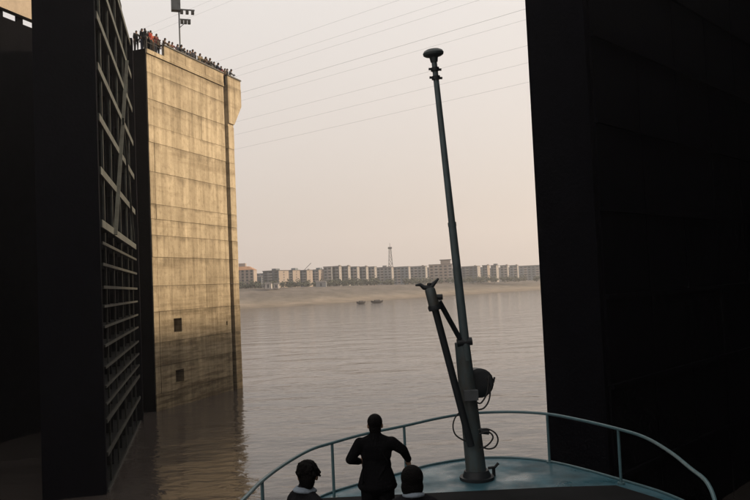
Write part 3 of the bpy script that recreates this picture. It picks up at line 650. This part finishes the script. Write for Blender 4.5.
# searchlight drum, junction box, cables
dc = mp(478.5, 382, YB+.25)
dr = tube('searchlight_drum', M['mast_dark'], ms, [dc+Vector((-.06, .16, 0)), dc+Vector((-.05, .10, 0)), dc+Vector((.0, -.16, 0)), dc+Vector((.0, -.19, 0))], [.12, .25, .26, .22], 20)
tube('drum_handle', M['mast_dark'], dr, [dc+Vector((.18, -.1, .02)), dc+Vector((.25, -.12, .0)), dc+Vector((.27, -.12, .09))], .018, 6)
q = mp(471, 395, YB-.2)
MB().box(q.x-.12, q.x+.12, q.y-.06, q.y+.08, q.z-.09, q.z+.08).build('junction_box', M['lamp_grey'], ms)
def cable(pts, dy): tube('cable', M['rubber'], ms, smooth_path([mp(u, v, YB+dy) for u, v in pts], 6), .014, 6)
cable([(486, 378), (490, 388), (489, 400), (484, 408), (477, 410)], -.22)
cable([(489, 376), (487, 393), (481, 403), (476, 402)], -.26)
cable([(460, 412), (455, 418), (453, 426), (455, 434), (461, 439), (469, 442)], -.22)
cable([(478, 430), (487, 429), (495, 433), (498, 440), (495, 447), (488, 449), (480, 446)], -.22)
cable([(479, 434), (488, 432), (493, 437), (489, 444), (480, 450)], -.25)
tube('cable_gland', M['mast_dark'], ms, [mp(480, 431, YB-.2), mp(489, 432, YB-.2)], .05, 8)

# ------------------------------------------------------------------ the three people on the bow
def hand(mb, wrist, d, side, curl=.5):
    """palm and five unequal bent fingers; d = direction of the hand, side = unit vector toward the thumb"""
    w_ = Vector(wrist); d = Vector(d).normalized(); s_ = Vector(side); s_ = (s_-d*s_.dot(d)).normalized(); nrm = d.cross(s_)
    pc = w_+d*.05
    for k in (-.024, -.008, .008, .024): capsule(mb, w_+d*.01+s_*k*.7, .015, w_+d*.085+s_*k, .0125)
    for k, ln in ((.030, .070), (.010, .080), (-.010, .074), (-.030, .058)):
        a = w_+d*.09+s_*k; d1 = (d+nrm*curl*.5).normalized(); b = a+d1*ln*.5; d2 = (d+nrm*curl*1.6).normalized(); c = b+d2*ln*.5
        capsule(mb, a, .0095, b, .009, 8); capsule(mb, b, .009, c, .0078, 8)
    a = w_+d*.03+s_*.028; b = a+(d*.6+s_*.8).normalized()*.045; c = b+(d*.95+s_*.2+nrm*.4).normalized()*.035
    capsule(mb, a, .0135, b, .0105, 8); capsule(mb, b, .0105, c, .009, 8)
def head(mb, c, yaw=0.0):
    R = Matrix.Rotation(yaw, 3, 'Z'); c = Vector(c); f = lambda x, y, z: c+R @ Vector((x, y, z))
    ellipsoid(mb, c+Vector((0, 0, .015)), .075, .093, .105, Euler((0, 0, yaw))); ellipsoid(mb, f(0, .03, -.055), .056, .062, .062, Euler((0, 0, yaw)))
    capsule(mb, f(0, .085, .02), .010, f(0, .108, -.022), .015, 8)                       # nose
    for sx in (-1, 1):
        ellipsoid(mb, f(sx*.080, -.002, -.015), .014, .024, .034, Euler((0, 0, yaw)))    # ears
        ellipsoid(mb, f(sx*.03, .082, .012), .015, .012, .011); capsule(mb, f(sx*.045, .078, .032), .008, f(sx*.015, .088, .034), .008, 8)
    capsule(mb, f(-.02, .085, -.055), .009, f(.02, .085, -.055), .009, 8); ellipsoid(mb, f(0, .078, -.095), .022, .018, .016)
def hair(mb, c, yaw, style):
    R = Matrix.Rotation(yaw, 3, 'Z'); c = Vector(c); f = lambda x, y, z: c+R @ Vector((x, y, z)); rr = random.Random(sum(map(ord, style)))
    if style == 'short':
        ellipsoid(mb, f(0, -.012, .034), .090, .104, .094); ellipsoid(mb, f(0, -.045, -.035), .074, .058, .088)
    elif style == 'tousled':
        ellipsoid(mb, f(0, -.015, .042), .096, .104, .100); ellipsoid(mb, f(0, -.05, -.02), .088, .066, .10)
    else:
        ellipsoid(mb, f(0, -.02, .03), .105, .110, .112); ellipsoid(mb, f(0, -.045, -.05), .104, .082, .11)
    for k in range({'short': 0, 'tousled': 60, 'bob': 0}[style]):
        th = rr.uniform(0, 2*math.pi); ph = rr.uniform(-.2, 1.4); rad = {'short': .086, 'tousled': .096, 'bob': .104}[style]
        v = Vector((math.cos(th)*math.cos(ph), math.sin(th)*math.cos(ph), math.sin(ph)))
        if v.y > .45 and v.z < .55: continue
        p = f(v.x*rad, v.y*rad-.018, v.z*rad+.035); q = p+R @ (Vector((v.x*.5, v.y*.5, v.z*.5-.5))*.022)+Vector((rr.uniform(-.012, .012), rr.uniform(-.012, .012), 0))
        capsule(mb, p, .017, q, .012, 6)
def near_person(loc, rz, label, H, yaw, hairstyle, armL, armR, topm, collar, hip=.19, flare=.0, fine=.0075):
    """armL/armR: (shoulder, elbow, wrist, hand direction, thumb side)"""
    s = H/1.68; r = thing('person', label, 'person', loc, rz)
    hc = (0, .025, 1.565); mb = MB(); head(mb, hc, yaw)
    capsule(mb, (0, -.01, 1.40), .068, (0, .005, 1.51), .060)
    ellipsoid(mb, (0, 0, 1.30), .17, .10, .15); ellipsoid(mb, (0, 0, 1.12), .145, .095, .17); ellipsoid(mb, (0, -.01, .95), .165, .115, .13)
    for (sh, el, wr, hd_, sd_) in (armL, armR):
        capsule(mb, (sh[0]*.8, sh[1], sh[2]), .06, sh, .056); capsule(mb, sh, .052, el, .040); capsule(mb, el, .039, wr, .026); hand(mb, wr, hd_, sd_)
    for sx in (-1, 1):
        capsule(mb, (sx*.095, 0, .90), .092, (sx*.105, .02, .48), .058); capsule(mb, (sx*.105, .02, .48), .056, (sx*.105, -.02, .09), .038); capsule(mb, (sx*.105, -.04, .045), .04, (sx*.12, .14, .035), .035)
    body = link('body', grow(mb, fine, 2), M['skin'], r)
    mb = MB(); rf_ = [(-.13, 1.2, -.17, .92), (.11, 1.12, .02, .98), (.06, 1.3, .14, 1.16), (-.03, 1.05, .05, .9)]
    ellipsoid(mb, (0, -.005, 1.30), .185, .122, .125); ellipsoid(mb, (0, 0, 1.24), .185, .122, .16); ellipsoid(mb, (0, 0, 1.10), .175, .118, .17)
    capsule(mb, (0, -.015, 1.38), .085, (0, -.005, 1.462), .070)
    for sx in (-1, 1): capsule(mb, (sx*.03, -.01, 1.42), .055, (sx*.165, -.005, 1.355), .06)
    for k_ in range(6): ellipsoid(mb, (0, -.01, 1.06-.038*k_), .172+(hip+flare-.172)*(k_/5)**.8, .122+.03*k_/5, .10)
    for xa, za, xb, zb in rf_: capsule(mb, (xa, -.122, za), .010, (xb, -.140, zb), .013)
    for (sh, el, wr, hd_, sd_) in (armL, armR):
        w2 = Vector(el).lerp(Vector(wr), .9)
        capsule(mb, (sh[0]*.75, sh[1], sh[2]-.01), .072, sh, .068); capsule(mb, sh, .073, el, .058); capsule(mb, el, .058, w2, .043)
    jk = link('jacket', grow(mb, .011, 2, 'jacket'), M[topm], r)
    mb = MB(); ellipsoid(mb, (0, -.01, .86), .178, .135, .12)
    for sx in (-1, 1): capsule(mb, (sx*.095, 0, .86), .108, (sx*.108, .02, .48), .078); capsule(mb, (sx*.108, .02, .48), .077, (sx*.108, -.02, .11), .062)
    link('trousers', grow(mb, .014, 2, 'trousers'), M['cloth_black'], r)
    for sx in (-1, 1):
        mb = MB(); capsule(mb, (sx*.107, -.05, .05), .05, (sx*.122, .15, .042), .045); mb.box(sx*.115-.045, sx*.115+.045, -.09, .19, 0, .03)
        link('shoe', grow(mb, .011, 1, 'shoe'), M['rubber'], r)
    mb = MB(); hair(mb, hc, yaw, hairstyle); link('hair', grow(mb, .0065, 1, 'hair'), M['hair'], r)
    if collar:
        mb = MB(); pts = [Vector((.070*math.sin(t), -.012+.075*-math.cos(t), 1.462+.012*math.cos(t))) for t in [i*2*math.pi/20 for i in range(21)]]
        mb.tube(pts, .014, 8); mb.tube([p*1.0+Vector((p.x*.28, (p.y+.012)*.28, -.02)) for p in pts], .016, 8)
        link('collar', grow(mb, .008, 2, 'collar'), M['shirt_pale'], jk)
    r.scale = (s, s, s); return r
# man at the rail seen from behind, left elbow out, right hand hanging away from the hip
def stand_at(u, vtop, H):
    d = ray(u, vtop); t = (ZP+H-EYE)/d.z; p = Vector((0, 0, EYE))+d*t; return Vector((p.x, p.y, ZP))
near_person(stand_at(374.5, 415, 1.68), -.03, 'man in a dark jacket seen from behind, elbows out, facing the river', 1.68, 0.0, 'short',
    ((-.185, -.005, 1.355), (-.305, .00, 1.175), (-.215, .20, 1.10), (.75, .6, -.15), (0, .3, 1)),
    ((.185, -.005, 1.355), (.315, .03, 1.255), (.375, .11, 1.12), (.05, .2, -.8), (-.6, .8, 0)), 'cloth_black', False, .19, .045)
near_person(stand_at(305, 463, 1.66), -.85, 'person with tousled black hair and pale collar at the lower left', 1.66, .75, 'tousled',
    ((-.175, -.005, 1.325), (-.25, -.02, 1.10), (-.22, .10, .86), (0, .3, -1), (.4, .9, 0)), ((.175, -.005, 1.325), (.25, -.02, 1.10), (.22, .10, .86), (0, .3, -1), (-.4, .9, 0)), 'cloth_grey', True)
near_person(stand_at(412, 468, 1.60), .05, 'person with smooth black bobbed hair below the man\'s right hand', 1.60, -.15, 'bob',
    ((-.165, -.005, 1.325), (-.24, -.02, 1.10), (-.21, .10, .86), (0, .3, -1), (.4, .9, 0)), ((.165, -.005, 1.325), (.24, -.02, 1.10), (.21, .10, .86), (0, .3, -1), (-.4, .9, 0)), 'cloth_grey', True)

# ------------------------------------------------------------------ river haze
hz = MB().box(-1650, 1650, -450, 2650, -4.5, 190).build('haze', None)
hm = bpy.data.materials.new('haze'); hm.use_nodes = True; t = hm.node_tree
for nd in list(t.nodes):
    if nd.type == 'BSDF_PRINCIPLED': t.nodes.remove(nd)
pv = t.nodes.new('ShaderNodeVolumePrincipled'); pv.inputs['Color'].default_value = (.87, .86, .89, 1); pv.inputs['Density'].default_value = .00042; pv.inputs['Anisotropy'].default_value = .55
t.links.new(pv.outputs[0], [x for x in t.nodes if x.type == 'OUTPUT_MATERIAL'][0].inputs['Volume'])
hz.data.materials.append(hm); hz.visible_shadow = True
tag(hz, 'pale river haze fading the far bank', 'haze', kind='stuff')
